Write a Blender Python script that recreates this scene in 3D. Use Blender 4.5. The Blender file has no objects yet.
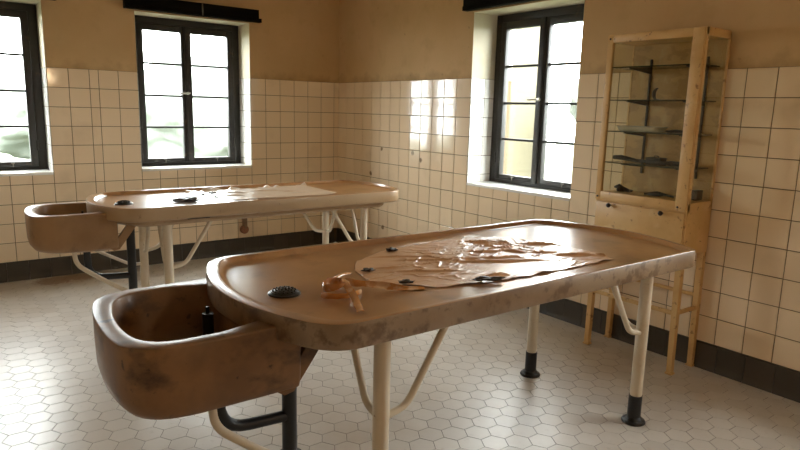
import bpy, bmesh, math, random
from mathutils import Vector, Matrix, noise
random.seed(7)
S = bpy.context.scene
COL = S.collection
PI = math.pi

# ------------------------------------------------------------------ materials
def new_mat(name):
    m = bpy.data.materials.new(name); m.use_nodes = True
    nt = m.node_tree
    return m, nt, nt.nodes['Principled BSDF']

def N(nt, t, **kw):
    n = nt.nodes.new(t)
    for k, v in kw.items(): setattr(n, k, v)
    return n

def math_node(nt, op, a, b=None, clamp=False):
    n = N(nt, 'ShaderNodeMath', operation=op, use_clamp=clamp)
    for i, v in enumerate((a, b)):
        if v is None: continue
        if isinstance(v, (int, float)): n.inputs[i].default_value = v
        else: nt.links.new(v, n.inputs[i])
    return n.outputs[0]

def mix_col(nt, fac, a, b, mode='MIX'):
    n = N(nt, 'ShaderNodeMix', data_type='RGBA', blend_type=mode)
    for sock, v in ((n.inputs[0], fac), (n.inputs[6], a), (n.inputs[7], b)):
        if isinstance(v, (int, float)): sock.default_value = v
        elif isinstance(v, tuple): sock.default_value = (*v, 1)
        else: nt.links.new(v, sock)
    return n.outputs[2]

def noise_fac(nt, scale, detail=4, lo=.45, hi=.65, rough=.55, stretch=None, distort=0.):
    tc = N(nt, 'ShaderNodeTexCoord')
    src = tc.outputs['Object']
    if stretch:
        mp = N(nt, 'ShaderNodeMapping'); mp.inputs['Scale'].default_value = stretch
        nt.links.new(src, mp.inputs[0]); src = mp.outputs[0]
    n = N(nt, 'ShaderNodeTexNoise'); n.inputs['Scale'].default_value = scale
    n.inputs['Detail'].default_value = detail; n.inputs['Roughness'].default_value = rough
    n.inputs['Distortion'].default_value = distort
    nt.links.new(src, n.inputs['Vector'])
    r = N(nt, 'ShaderNodeMapRange'); r.inputs[1].default_value = lo; r.inputs[2].default_value = hi
    nt.links.new(n.outputs[0], r.inputs[0])
    return r.outputs[0]

def blots(nt, pts, soft=.4):
    tc = N(nt, 'ShaderNodeTexCoord')
    nz = N(nt, 'ShaderNodeTexNoise'); nz.inputs['Scale'].default_value = 30
    nt.links.new(tc.outputs['Object'], nz.inputs['Vector'])
    tot = None
    for (x, y, z, r) in pts:
        d = N(nt, 'ShaderNodeVectorMath', operation='DISTANCE')
        nt.links.new(tc.outputs['Object'], d.inputs[0]); d.inputs[1].default_value = (x, y, z)
        v = math_node(nt, 'ADD', math_node(nt, 'DIVIDE', d.outputs['Value'], r), math_node(nt, 'MULTIPLY', nz.outputs[0], 1.2))
        mr = N(nt, 'ShaderNodeMapRange'); mr.inputs[1].default_value = 1.6; mr.inputs[2].default_value = 1.6 - soft
        nt.links.new(v, mr.inputs[0])
        tot = mr.outputs[0] if tot is None else math_node(nt, 'MAXIMUM', tot, mr.outputs[0])
    return tot

def bump(nt, b, scale, strength, dist=.002, detail=3):
    tc = N(nt, 'ShaderNodeTexCoord')
    n = N(nt, 'ShaderNodeTexNoise'); n.inputs['Scale'].default_value = scale; n.inputs['Detail'].default_value = detail
    nt.links.new(tc.outputs['Object'], n.inputs['Vector'])
    bp = N(nt, 'ShaderNodeBump'); bp.inputs['Strength'].default_value = strength; bp.inputs['Distance'].default_value = dist
    nt.links.new(n.outputs[0], bp.inputs['Height']); nt.links.new(bp.outputs[0], b.inputs['Normal'])

def simple(name, col, rough=.5, metal=0., layers=(), coat=0., bmp=None, coat_rough=.08, ior=1.5):
    """layers: (colour, scale, lo, hi, strength, stretch)"""
    m, nt, b = new_mat(name)
    c = col
    for (lc, sc, lo, hi, st, strc) in layers:
        f = math_node(nt, 'MULTIPLY', noise_fac(nt, sc, 6, lo, hi, .6, strc), st)
        c = mix_col(nt, f, c, lc)
    if isinstance(c, tuple): b.inputs['Base Color'].default_value = (*c, 1)
    else: nt.links.new(c, b.inputs['Base Color'])
    b.inputs['Roughness'].default_value = rough; b.inputs['Metallic'].default_value = metal
    b.inputs['Coat Weight'].default_value = coat; b.inputs['Coat Roughness'].default_value = coat_rough
    b.inputs['IOR'].default_value = ior
    if bmp: bump(nt, b, *bmp)
    return m

def tile_mat(name, a, bcol, rough, spots=None, spotcol=(.16, .09, .04), dirt=None, bmp=None, spec=.5):
    m, nt, b = new_mat(name)
    g = N(nt, 'ShaderNodeNewGeometry')
    c = mix_col(nt, g.outputs['Random Per Island'], a, bcol)
    if dirt:
        for (lc, sc, lo, hi, st) in dirt:
            c = mix_col(nt, math_node(nt, 'MULTIPLY', noise_fac(nt, sc, 5, lo, hi), st), c, lc)
    if spots: c = mix_col(nt, math_node(nt, 'MULTIPLY', blots(nt, spots), .75), c, spotcol)
    nt.links.new(c, b.inputs['Base Color'])
    b.inputs['Roughness'].default_value = rough
    b.inputs['Specular IOR Level'].default_value = spec
    if bmp: bump(nt, b, *bmp)
    return m

def glass(name, tint=(.97, .99, .97)):
    m = bpy.data.materials.new(name); m.use_nodes = True; nt = m.node_tree
    nt.nodes.clear()
    o = N(nt, 'ShaderNodeOutputMaterial'); t = N(nt, 'ShaderNodeBsdfTransparent'); gl = N(nt, 'ShaderNodeBsdfGlossy')
    t.inputs[0].default_value = (*tint, 1); gl.inputs['Roughness'].default_value = .03
    lw = N(nt, 'ShaderNodeLayerWeight'); lw.inputs[0].default_value = .5      # thin sheet: Schlick, the same from both sides
    fac = math_node(nt, 'ADD', math_node(nt, 'MULTIPLY', math_node(nt, 'POWER', lw.outputs['Facing'], 5.), .9), .035)
    mx = N(nt, 'ShaderNodeMixShader')
    nt.links.new(fac, mx.inputs[0]); nt.links.new(t.outputs[0], mx.inputs[1]); nt.links.new(gl.outputs[0], mx.inputs[2])
    nt.links.new(mx.outputs[0], o.inputs[0])
    return m

def emit(name, col, strength):
    m, nt, b = new_mat(name)
    b.inputs['Base Color'].default_value = (*col, 1)
    b.inputs['Emission Color'].default_value = (*col, 1); b.inputs['Emission Strength'].default_value = strength
    return m

M = {}
WALL_SPOTS = [(0, -.783, 1.031, .022), (0, -1.256, 1.026, .026), (0, -1.371, .973, .024), (0, -.607, .789, .024), (0, -.825, .294, .026)]
M['tile'] = tile_mat('cream_wall_tile', (.80, .635, .44), (.85, .69, .495), .08, spots=WALL_SPOTS,
                     dirt=[((.42, .28, .14), 2.2, .56, .8, .35)], bmp=(9, .07, .004, 1))
M['sill_tile'] = tile_mat('white_reveal_tile', (.78, .76, .72), (.83, .81, .77), .1)
M['grout'] = simple('dark_grout', (.12, .08, .04), .9)
M['floor_grout'] = simple('floor_grout', (.085, .07, .055), .9)
M['floor_tile'] = tile_mat('hexagonal_floor_tile', (.52, .475, .43), (.59, .545, .495), .34,
                           spots=[(-2.5, -.10, 0, .20), (-2.7, -.16, 0, .16)], spotcol=(.25, .13, .05),
                           dirt=[((.36, .27, .18), 1.6, .5, .75, .5), ((.26, .20, .14), 22, .62, .78, .35)])

def plaster():
    m, nt, b = new_mat('tan_plaster')
    c = mix_col(nt, noise_fac(nt, 1.3, 6, .35, .7), (.61, .415, .215), (.52, .345, .16))
    c = mix_col(nt, math_node(nt, 'MULTIPLY', noise_fac(nt, 6, 6, .55, .72), .35), c, (.44, .29, .13))
    c = mix_col(nt, math_node(nt, 'MULTIPLY', noise_fac(nt, 14, 3, .70, .74), .5), c, (.26, .16, .07))
    # a band of grime along the top edge of the tiling
    tc = N(nt, 'ShaderNodeTexCoord'); sp = N(nt, 'ShaderNodeSeparateXYZ'); nt.links.new(tc.outputs['Object'], sp.inputs[0])
    nz = noise_fac(nt, 7, 5, .3, .7)
    h = math_node(nt, 'ADD', sp.outputs['Z'], math_node(nt, 'MULTIPLY', nz, -.12))
    mr = N(nt, 'ShaderNodeMapRange'); mr.inputs[1].default_value = 1.66; mr.inputs[2].default_value = 1.50
    nt.links.new(h, mr.inputs[0])
    c = mix_col(nt, math_node(nt, 'MULTIPLY', mr.outputs[0], .75), c, (.22, .145, .055))
    nt.links.new(c, b.inputs['Base Color']); b.inputs['Roughness'].default_value = .8
    bump(nt, b, 25, .15, .004)
    return m
M['plaster'] = plaster()
M['reveal_paint'] = simple('reveal_paint', (.62, .56, .43), .75, layers=[((.5, .40, .25), 5, .5, .75, .6, None)])
M['ceiling'] = simple('ceiling_paint', (.78, .72, .62), .85)
M['baseboard'] = tile_mat('dark_baseboard_tile', (.045, .036, .026), (.062, .048, .034), .35)
M['stoneware'] = simple('glazed_tan_stoneware', (.36, .175, .062), .30, coat=.6, coat_rough=.1,
    layers=[((.25, .11, .036), 2.6, .40, .62, .85, None), ((.13, .055, .018), 7, .55, .68, .6, None), ((.10, .05, .02), 30, .66, .74, .5, None)],
    bmp=(6, .05, .004))
M['stoneware_rim'] = simple('glazed_rim_stoneware', (.265, .18, .11), .36, coat=.3, coat_rough=.12,
    layers=[((.155, .082, .034), 2.2, .42, .62, .8, None), ((.10, .05, .02), 11, .54, .62, .75, None), ((.08, .04, .018), 34, .60, .68, .6, None)])
M['stoneware_sink'] = simple('glazed_sink_stoneware', (.24, .117, .042), .46, coat=.10, coat_rough=.2,
    layers=[((.15, .07, .025), 4, .40, .60, .85, None), ((.05, .022, .008), 6, .52, .66, .8, (1, 1, 1.6)), ((.03, .016, .008), 22, .63, .69, .75, None)])
M['stoneware_rim_clean'] = simple('cleaner_rim_stoneware', (.37, .245, .135), .36, coat=.3, coat_rough=.12,
    layers=[((.29, .175, .085), 2.2, .42, .66, .7, None), ((.13, .065, .028), 26, .62, .70, .5, None)])
M['stoneware_sink_clean'] = simple('cleaner_sink_stoneware', (.32, .18, .08), .46, coat=.12, coat_rough=.2,
    layers=[((.23, .12, .05), 4, .42, .62, .7, None), ((.12, .06, .025), 7, .56, .7, .6, None)])
M['leg_paint'] = simple('worn_cream_enamel', (.61, .52, .395), .35, layers=[((.46, .33, .18), 5, .5, .7, .6, None), ((.16, .08, .035), 34, .66, .72, .8, None)])
M['black_iron'] = simple('black_painted_iron', (.008, .007, .007), .4)
M['dark_metal'] = simple('dark_tarnished_metal', (.03, .024, .018), .45, metal=.3, layers=[((.07, .04, .02), 20, .55, .7, .6, None)])
M['grey_metal'] = simple('grey_metal', (.20, .18, .15), .35, metal=.8)
M['drain_metal'] = simple('blackened_drain_metal', (.03, .026, .022), .38, metal=.7)
M['rubber'] = simple('old_rubber_sheet', (.52, .285, .145), .33, coat=.15, coat_rough=.2,
    layers=[((.41, .20, .085), 6, .42, .66, .7, None), ((.30, .14, .055), 18, .6, .72, .5, None)])
M['rubber_glare'] = simple('glare_pale_rubber', (.56, .42, .30), .30, coat=.3, coat_rough=.12, layers=[((.46, .31, .19), 7, .45, .7, .6, None)])  # lighter base colour stands in for window glare on the back sheet
M['rubber_orange'] = simple('amber_rubber_strip', (.45, .18, .045), .22, coat=.5, layers=[((.62, .42, .26), 14, .5, .62, .8, None)])
M['rubber_dark'] = simple('dark_brittle_rubber', (.035, .022, .015), .45, layers=[((.25, .12, .05), 30, .62, .7, .5, None)])
M['cabinet'] = simple('yellowed_cabinet_paint', (.66, .43, .185), .42,
    layers=[((.52, .30, .10), 4, .42, .66, .7, None), ((.20, .085, .025), 24, .61, .69, .8, None), ((.70, .52, .28), 11, .58, .7, .5, None)])
M['cabinet_back'] = simple('marbled_back_panel', (.50, .31, .11), .5,
    layers=[((.30, .17, .055), 5, .49, .53, .45, (1, 1.6, 2.6)), ((.55, .40, .19), 8, .55, .68, .6, (1, 2, 1))])
M['knob'] = simple('dark_brown_knob', (.02, .012, .008), .3)
M['enamel'] = simple('white_enamel', (.58, .54, .46), .2, layers=[((.25, .18, .10), 9, .6, .7, .5, None)])
M['frame'] = simple('dark_window_paint', (.016, .013, .010), .5, layers=[((.09, .045, .02), 16, .62, .70, .6, None)])
M['handle'] = simple('window_handle_metal', (.6, .58, .52), .3, metal=.5)
M['box_black'] = simple('black_blind_box', (.007, .006, .005), .8, ior=1.15)
M['wglass'] = glass('window_glass')
M['cglass'] = glass('cabinet_glass', (.97, .98, .95))
M['sglass'] = glass('shelf_glass', (.90, .95, .90))
M['glass_edge'] = simple('green_glass_edge', (.018, .028, .018), .15)
M['pipe_brown'] = simple('rusty_brown_pipe', (.22, .13, .07), .5, layers=[((.12, .06, .03), 30, .5, .65, .7, None)])
M['door'] = simple('door_paint', (.55, .48, .36), .45)
M['shade'] = simple('white_lamp_shade', (.75, .72, .66), .4)
M['bulb'] = emit('lamp_bulb', (1, .62, .30), 60)
M['grass'] = simple('meadow_grass', (.08, .095, .06), .9, layers=[((.10, .11, .07), 3, .4, .6, .8, None)])
M['leaf'] = simple('hedge_leaf', (.15, .165, .145), .9, layers=[((.17, .185, .165), 2, .4, .6, .9, None)])
M['house'] = simple('yellow_house_render', (.115, .10, .062), .8, layers=[((.10, .088, .055), 3, .4, .7, .5, None)])
M['rooftile'] = simple('roof_clay', (.30, .13, .07), .8)
M['trunk'] = simple('tree_bark', (.12, .09, .06), .9)

# ------------------------------------------------------------------ mesh helper
class MB:
    def __init__(self, off=(0, 0, 0)):
        self.v = []; self.f = []; self.mi = []; self.off = Vector(off)
    def add(self, vs, fs, mi=0):
        b = len(self.v)
        self.v += [Vector(p) - self.off for p in vs]
        for f in fs: self.f.append([i + b for i in f]); self.mi.append(mi)
    def box(self, a, b, mi=0, bev=0.):
        (x0, y0, z0), (x1, y1, z1) = [min(p, q) for p, q in zip(a, b)], [max(p, q) for p, q in zip(a, b)]
        if bev <= 0:
            vs = [(x, y, z) for z in (z0, z1) for y in (y0, y1) for x in (x0, x1)]
            self.add(vs, [(0, 2, 3, 1), (4, 5, 7, 6), (0, 1, 5, 4), (2, 6, 7, 3), (0, 4, 6, 2), (1, 3, 7, 5)], mi)
        else:
            bm = bmesh.new(); bmesh.ops.create_cube(bm, size=1)
            for v in bm.verts: v.co = Vector(((x0 + x1) / 2 + v.co.x * (x1 - x0), (y0 + y1) / 2 + v.co.y * (y1 - y0), (z0 + z1) / 2 + v.co.z * (z1 - z0)))
            bmesh.ops.bevel(bm, geom=list(bm.edges), offset=bev, segments=2, affect='EDGES', profile=.5)
            self.frombm(bm, mi)
    def frombm(self, bm, mi=0):
        bm.verts.ensure_lookup_table(); bm.verts.index_update()
        self.add([v.co.copy() for v in bm.verts], [[v.index for v in f.verts] for f in bm.faces], mi); bm.free()
    def tube(self, pts, r, seg=12, smooth=0., mi=0, caps=True):
        pts = [Vector(p) for p in pts]
        if smooth > 0 and len(pts) > 2:                       # round the bends
            q = [pts[0]]
            for i in range(1, len(pts) - 1):
                a, c, b = pts[i - 1], pts[i], pts[i + 1]
                da, db = (a - c), (b - c)
                t = min(smooth, da.length * .49, db.length * .49)
                p0, p2 = c + da.normalized() * t, c + db.normalized() * t
                for k in range(7):
                    s = k / 6; q.append(p0 * (1 - s) ** 2 + c * 2 * s * (1 - s) + p2 * s * s)
            q.append(pts[-1]); pts = q
        rs = r if isinstance(r, (list, tuple)) else [r] * len(pts)
        T = [(pts[min(i + 1, len(pts) - 1)] - pts[max(i - 1, 0)]).normalized() for i in range(len(pts))]
        up = Vector((0, 0, 1)) if abs(T[0].z) < .9 else Vector((1, 0, 0))
        n = T[0].cross(up).normalized()
        vs, fs = [], []
        for i, p in enumerate(pts):
            n = (n - T[i] * n.dot(T[i])).normalized(); bnm = T[i].cross(n)
            for k in range(seg):
                a = 2 * PI * k / seg; vs.append(p + (n * math.cos(a) + bnm * math.sin(a)) * rs[i])
        for i in range(len(pts) - 1):
            for k in range(seg):
                k2 = (k + 1) % seg; fs.append((i * seg + k, i * seg + k2, (i + 1) * seg + k2, (i + 1) * seg + k))
        if caps:
            fs.append(tuple(range(seg - 1, -1, -1))); fs.append(tuple((len(pts) - 1) * seg + k for k in range(seg)))
        self.add(vs, fs, mi)
    def lathe(self, c, prof, seg=24, axis='z', mi=0):
        vs, fs = [], []
        c = Vector(c)
        for (r, h) in prof:
            for k in range(seg):
                a = 2 * PI * k / seg; u, w = r * math.cos(a), r * math.sin(a)
                vs.append(c + (Vector((u, w, h)) if axis == 'z' else Vector((h, u, w)) if axis == 'x' else Vector((u, h, w))))
        for i in range(len(prof) - 1):
            for k in range(seg):
                k2 = (k + 1) % seg; fs.append((i * seg + k, i * seg + k2, (i + 1) * seg + k2, (i + 1) * seg + k))
        fs.append(tuple(range(seg - 1, -1, -1))); fs.append(tuple((len(prof) - 1) * seg + k for k in range(seg)))
        self.add(vs, fs, mi)
    def loft(self, loops, cap0=True, cap1=True, mi=0, mis=None):
        n = len(loops[0]); vs = [p for l in loops for p in l]; b = len(self.v)
        self.v += [Vector(p) - self.off for p in vs]
        for i in range(len(loops) - 1):
            for k in range(n):
                k2 = (k + 1) % n
                self.f.append([b + i * n + k, b + i * n + k2, b + (i + 1) * n + k2, b + (i + 1) * n + k]); self.mi.append(mis[i] if mis else mi)
        if cap0: self.f.append([b + k for k in range(n - 1, -1, -1)]); self.mi.append(mis[0] if mis else mi)
        if cap1: self.f.append([b + (len(loops) - 1) * n + k for k in range(n)]); self.mi.append(mis[-1] if mis else mi)
    def build(self, name, mats, parent=None, smooth=35, fix=True):
        me = bpy.data.meshes.new(name)
        me.from_pydata([tuple(p) for p in self.v], [], self.f)
        mats = mats if isinstance(mats, (list, tuple)) else [mats]
        for m in mats: me.materials.append(m)
        me.polygons.foreach_set('material_index', self.mi)
        if fix:
            bm = bmesh.new(); bm.from_mesh(me); bmesh.ops.recalc_face_normals(bm, faces=bm.faces); bm.to_mesh(me); bm.free()
        if smooth:
            me.shade_smooth(); me.set_sharp_from_angle(angle=math.radians(smooth))
        o = bpy.data.objects.new(name, me); COL.objects.link(o)
        if parent: o.parent = parent
        return o

def tag(o, label, cat, group=None):
    o['label'] = label; o['category'] = cat
    if group: o['group'] = group
    return o
def thing(name, label, cat, loc, group=None, rz=0):
    o = bpy.data.objects.new(name, None); COL.objects.link(o); o.empty_display_size = .1
    o.location = loc; o.rotation_euler = (0, 0, rz)
    return tag(o, label, cat, group)
def structure(o):
    o['kind'] = 'structure'; return o

# ------------------------------------------------------------------ the room
ROOM_X, ROOM_Y, CEIL, TILE_TOP, T = -5.2, -7.4, 2.62, 1.65, .15
WIN_Z0, WIN_Z1, REV = .84, 2.14, .255

def breaks_window(a, b):
    return [a, a + .15, a + .30, a + .45, b - .45, b - .30, b - .15, b]

def tiled_wall(name, P, length, breaks, openings, ext0=0., ext1=0.):
    """P(u, z, n): a point of the wall, u along it, n outwards from the room. openings: (u0, u1, z0, z1)."""
    mb = MB()
    TH = .45
    def slab(u0, u1, z0, z1, mi):
        vs = [P(u, z, n) for n in (0, TH) for z in (z0, z1) for u in (u0, u1)]
        mb.add(vs, [(0, 1, 3, 2), (4, 6, 7, 5), (0, 4, 5, 1), (2, 3, 7, 6), (0, 2, 6, 4), (1, 5, 7, 3)], mi)
    edges = [-ext0]
    for (a, b, _, _) in openings: edges += [a, b]
    edges.append(length + ext1)
    for i in range(0, len(edges), 2):
        slab(edges[i], edges[i + 1], 0, TILE_TOP, 1); slab(edges[i], edges[i + 1], TILE_TOP, CEIL, 0)
    for (a, b, z0, z1) in openings:
        if z0 > 0: slab(a, b, 0, z0, 1)
        slab(a, b, z1, CEIL, 0)
    def tile(o, du, dv, n, mi):
        """o corner, du/dv full vectors, n unit normal into the room"""
        w, h = du.length, dv.length
        if w < .012 or h < .012: return
        eu, ev = du / w, dv / h
        g, bv = .0020, .0024
        tilt = [random.uniform(-.0006, .0006) for _ in range(3)]
        def pt(i, j, ins, lift):
            return o + eu * (ins + g if i == 0 else w - g - ins) + ev * (ins + g if j == 0 else h - g - ins) + n * (lift + (tilt[0] + tilt[1] * (2 * i - 1) + tilt[2] * (2 * j - 1) if lift > 0 else 0))
        vs = [pt(i, j, 0, 0.0) for i, j in ((0, 0), (1, 0), (1, 1), (0, 1))] + [pt(i, j, 0, .0025) for i, j in ((0, 0), (1, 0), (1, 1), (0, 1))] + [pt(i, j, bv, .004) for i, j in ((0, 0), (1, 0), (1, 1), (0, 1))]
        fs = [(8, 9, 10, 11)]
        for k in range(4):
            k2 = (k + 1) % 4; fs += [(k, k2, 4 + k2, 4 + k), (4 + k, 4 + k2, 8 + k2, 8 + k)]
        mb.add(vs, fs, mi)
    nin = (P(0, 0, -1) - P(0, 0, 0)).normalized()
    for i in range(len(breaks) - 1):
        a, b = breaks[i], breaks[i + 1]; mid = (a + b) / 2
        op = next((q for q in openings if q[0] < mid < q[1]), None)
        for k in range(10):
            z1, z0 = TILE_TOP - T * k, TILE_TOP - T * (k + 1)
            if op and z1 > op[2] + .001:
                if z0 >= op[2] - .001: continue
                z1 = op[2]
            tile(P(a, z0, 0), P(b, z0, 0) - P(a, z0, 0), P(a, z1, 0) - P(a, z0, 0), nin, 2)
    for (a, b, z0, z1) in openings:                            # reveals: white tiles below, pale paint above
        if z0 <= 0: continue
        for u, sgn in ((a, 1), (b, -1)):
            nn = (P(u + sgn, 0, 0) - P(u, 0, 0)).normalized()
            for k in range(6):
                t1, t0 = TILE_TOP - T * k, max(z0, TILE_TOP - T * (k + 1))
                for (n0, n1) in ((0, .15), (.15, REV + .03)):
                    tile(P(u, t0, n0), P(u, t0, n1) - P(u, t0, n0), P(u, t1, n0) - P(u, t0, n0), nn, 3)
            vs = [P(u + sgn * .003, z, n) for z in (TILE_TOP, z1) for n in (0, TH)]
            mb.add(vs, [(0, 1, 3, 2)], 4)
        vs = [P(u, z1 - .003, n) for u in (a, b) for n in (0, TH)]
        mb.add(vs, [(0, 1, 3, 2)], 4)
    o = mb.build(name, [M['plaster'], M['grout'], M['tile'], M['sill_tile'], M['reveal_paint']], smooth=0, fix=False)
    return structure(o)

P_back = lambda u, z, n: Vector((-u, n, z))
P_right = lambda u, z, n: Vector((n, -u, z))
P_left = lambda u, z, n: Vector((ROOM_X - n, -u, z))
P_front = lambda u, z, n: Vector((-u, ROOM_Y - n, z))
W2 = (.958, 1.958); W1 = (2.626, 3.626); W3 = (1.958, 2.972); W4 = (4.62, 5.62)
bk = [0, .058] + [.058 + .15 * i for i in range(1, 6)] + breaks_window(*W2) + [2.108, 2.258, 2.326, 2.476] + breaks_window(*W1)
u = W1[1]
while u < -ROOM_X - .15: u += .15; bk.append(u)
bk.append(-ROOM_X)
rt = [.15 * i for i in range(13)] + [1.8 + .0] [1:] + breaks_window(*W3)
u = W3[1]
while u < -ROOM_Y - .15: u += .15; rt.append(u)
rt.append(-ROOM_Y)
plain = lambda L: [.15 * i for i in range(int(L / .15) + 1)] + [L]
tiled_wall('wall_back', P_back, -ROOM_X, bk, [(*W2, WIN_Z0, WIN_Z1), (*W1, WIN_Z0, WIN_Z1)], ext0=.38, ext1=.38)
tiled_wall('wall_right', P_right, -ROOM_Y, sorted(rt + list(W4)), [(*W3, WIN_Z0, WIN_Z1), (*W4, WIN_Z0, WIN_Z1)])
tiled_wall('wall_left', P_left, -ROOM_Y, plain(-ROOM_Y), [])
DOOR = (3.6, 4.6)
tiled_wall('wall_front', P_front, -ROOM_X, sorted(plain(-ROOM_X) + list(DOOR)), [(*DOOR, 0, 2.08)], ext0=.38, ext1=.38)

mb = MB(); mb.box((ROOM_X - .4, ROOM_Y - .4, CEIL), (.4, .4, CEIL + .12)); structure(mb.build('ceiling', M['ceiling'], smooth=0))

# floor: hexagonal tiles on a dark bed
mb = MB()
mb.add([(ROOM_X, ROOM_Y, -.002), (0, ROOM_Y, -.002), (0, 0, -.002), (ROOM_X, 0, -.002), (ROOM_X, ROOM_Y, -.1), (0, ROOM_Y, -.1), (0, 0, -.1), (ROOM_X, 0, -.1)],
       [(0, 1, 2, 3), (7, 6, 5, 4), (0, 4, 5, 1), (1, 5, 6, 2), (2, 6, 7, 3), (3, 7, 4, 0)], 0)
PITCH = .105; DX = PITCH * math.sqrt(3) / 2; RO = PITCH / math.sqrt(3)
HX, HY = -1.483, -3.627
for i in range(-45, 20):
    for j in range(-40, 40):
        cx = HX + i * DX; cy = HY + j * PITCH + (PITCH / 2 if i % 2 else 0)
        if not (ROOM_X + .03 < cx < -.0 and ROOM_Y + .03 < cy < .0): continue
        tl = [random.uniform(-.0002, .0002) for _ in range(2)]
        vs = []
        for rr, z in ((RO - .0009, -.0012), (RO - .0021, 0.)):
            for k in range(6):
                a = k * PI / 3
                x, y = cx + rr * math.cos(a), cy + rr * math.sin(a)
                vs.append((min(x, -.001), min(y, -.001), z + (tl[0] * math.cos(a) + tl[1] * math.sin(a))))
        fs = [(6, 7, 8, 9, 10, 11)] + [(k, (k + 1) % 6, 6 + (k + 1) % 6, 6 + k) for k in range(6)]
        mb.add(vs, fs, 1)
structure(mb.build('floor', [M['floor_grout'], M['floor_tile']], smooth=0, fix=False))

# dark coved baseboard tiles
def baseboard(name, P, breaks, gap=None):
    mb = MB()
    prof = [(0, .0), (-.026, .0), (-.025, .006), (-.021, .016), (-.018, .030), (-.016, .05), (-.015, .146), (-.011, .15), (0, .15)]
    for a, b in zip(breaks[:-1], breaks[1:]):
        if b - a < .03 or (gap and gap[0] - .001 < (a + b) / 2 < gap[1] + .001): continue
        l0 = [P(a + .0012, z, n) for n, z in prof]; l1 = [P(b - .0012, z, n) for n, z in prof]
        mb.loft([l0, l1])
    return structure(mb.build(name, M['baseboard'], smooth=40))
off = lambda bs, s: [bs[0]] + [v for v in bs[1:-1]] + [bs[-1]]
baseboard('baseboard_back', P_back, [.053] + plain(-ROOM_X)[1:])
baseboard('baseboard_right', P_right, plain(-ROOM_Y))
baseboard('baseboard_left', P_left, plain(-ROOM_Y))
baseboard('baseboard_front', P_front, sorted(plain(-ROOM_X) + list(DOOR)), DOOR)

# ------------------------------------------------------------------ windows
def window(name, origin, rz, w):
    """local: x along the wall, y outwards, z up; origin at the lower left corner of the opening on the room face"""
    H = WIN_Z1 - WIN_Z0
    F0, F1 = REV - .01, REV + .07
    mb = MB(); fw = .068
    g = .004
    mb.box((g, F0, .0), (fw, F1, H - g), bev=.004); mb.box((w - fw, F0, .0), (w - g, F1, H - g), bev=.004)
    mb.box((fw - .002, F0, .0), (w - fw + .002, F1, .03), bev=.004); mb.box((fw - .002, F0, H - .06), (w - fw + .002, F1, H - g), bev=.004)
    fr = structure(mb.build(name, M['frame']))
    fr.location = origin; fr.rotation_euler = (0, 0, rz)
    mb = MB(); mb.box((.002, -.006, -.02), (w - .002, F1, -.0005 + .004), bev=.003)
    s = mb.build('window_sill', M['sill_tile'], fr); s['label'] = 'white tiled sill'
    mid = w / 2 - .008; st = .052
    C0, C1 = F0 - .012, F0 + .038
    z0, z1 = .032, H - .062
    for (a, b) in ((fw + .002, mid - .002), (mid + .002, w - fw - .002)):
        mb = MB()
        sa, sb = (st, .044) if a < mid - .1 else (.044, st)
        mb.box((a, C0, z0), (a + sa, C1, z1), bev=.005); mb.box((b - sb, C0, z0), (b, C1, z1), bev=.005)
        mb.box((a + sa - .002, C0, z0), (b - sb + .002, C1, z0 + .038), bev=.005); mb.box((a + sa - .002, C0, z1 - .055), (b - sb + .002, C1, z1), bev=.005)
        pz0, pz1 = z0 + .038, z1 - .055
        for k in (1, 2, 3):
            z = pz0 + (pz1 - pz0) * k / 4
            mb.box((a + sa - .002, C0 + .012, z - .009), (b - sb + .002, C1 - .008, z + .009), bev=.003)
        c = mb.build('casement', M['frame'], fr)
        mb = MB(); mb.box((a + sa - .005, C0 + .024, pz0 - .005), (b - sb + .005, C0 + .028, pz1 + .005))
        mb.build('pane', M['wglass'], c, smooth=0)
        mb = MB()
        xh = a if a < mid - .1 else b
        for zz in (.2, H - .25): mb.tube([(xh, C0 - .004, zz - .04), (xh, C0 - .004, zz + .04)], .008)
        mb.build('hinge', M['frame'], c)
    mb = MB(); mb.box((mid - .018, C0 - .014, z0), (mid + .018, C0 + .002, z1), bev=.005); mb.build('meeting_rail', M['frame'], fr)
    mb = MB(); zh = .655
    mb.lathe((mid, C0 - .014, zh), [(.014, 0), (.014, -.006), (.008, -.01), (.008, -.035)], 16, 'y')
    mb.tube([(mid + .012, C0 - .045, zh + .002), (mid - .02, C0 - .047, zh), (mid - .085, C0 - .045, zh - .004)], [.006, .009, .006], 10)
    h = mb.build('window_handle', M['handle'], fr); h['label'] = 'small pale metal lever handle'
    mb = MB()
    for xx in (.27 * w, .75 * w): mb.box((xx - .012, C0 - .012, .055), (xx + .012, C0 + .002, .062)); mb.tube([(xx, C0 - .01, .058), (xx, C0 - .014, .03)], .004, 8)
    mb.build('stay_hook', M['grey_metal'], fr)
    return fr
window('window_1', (-W1[1], 0, WIN_Z0), 0, W1[1] - W1[0])
window('window_2', (-W2[1], 0, WIN_Z0), 0, W2[1] - W2[0])
window('window_4', (0, -W4[0], WIN_Z0), -PI / 2, 1.0)
window('window_3', (0, -W3[0], WIN_Z0), -PI / 2, W3[1] - W3[0])

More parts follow.
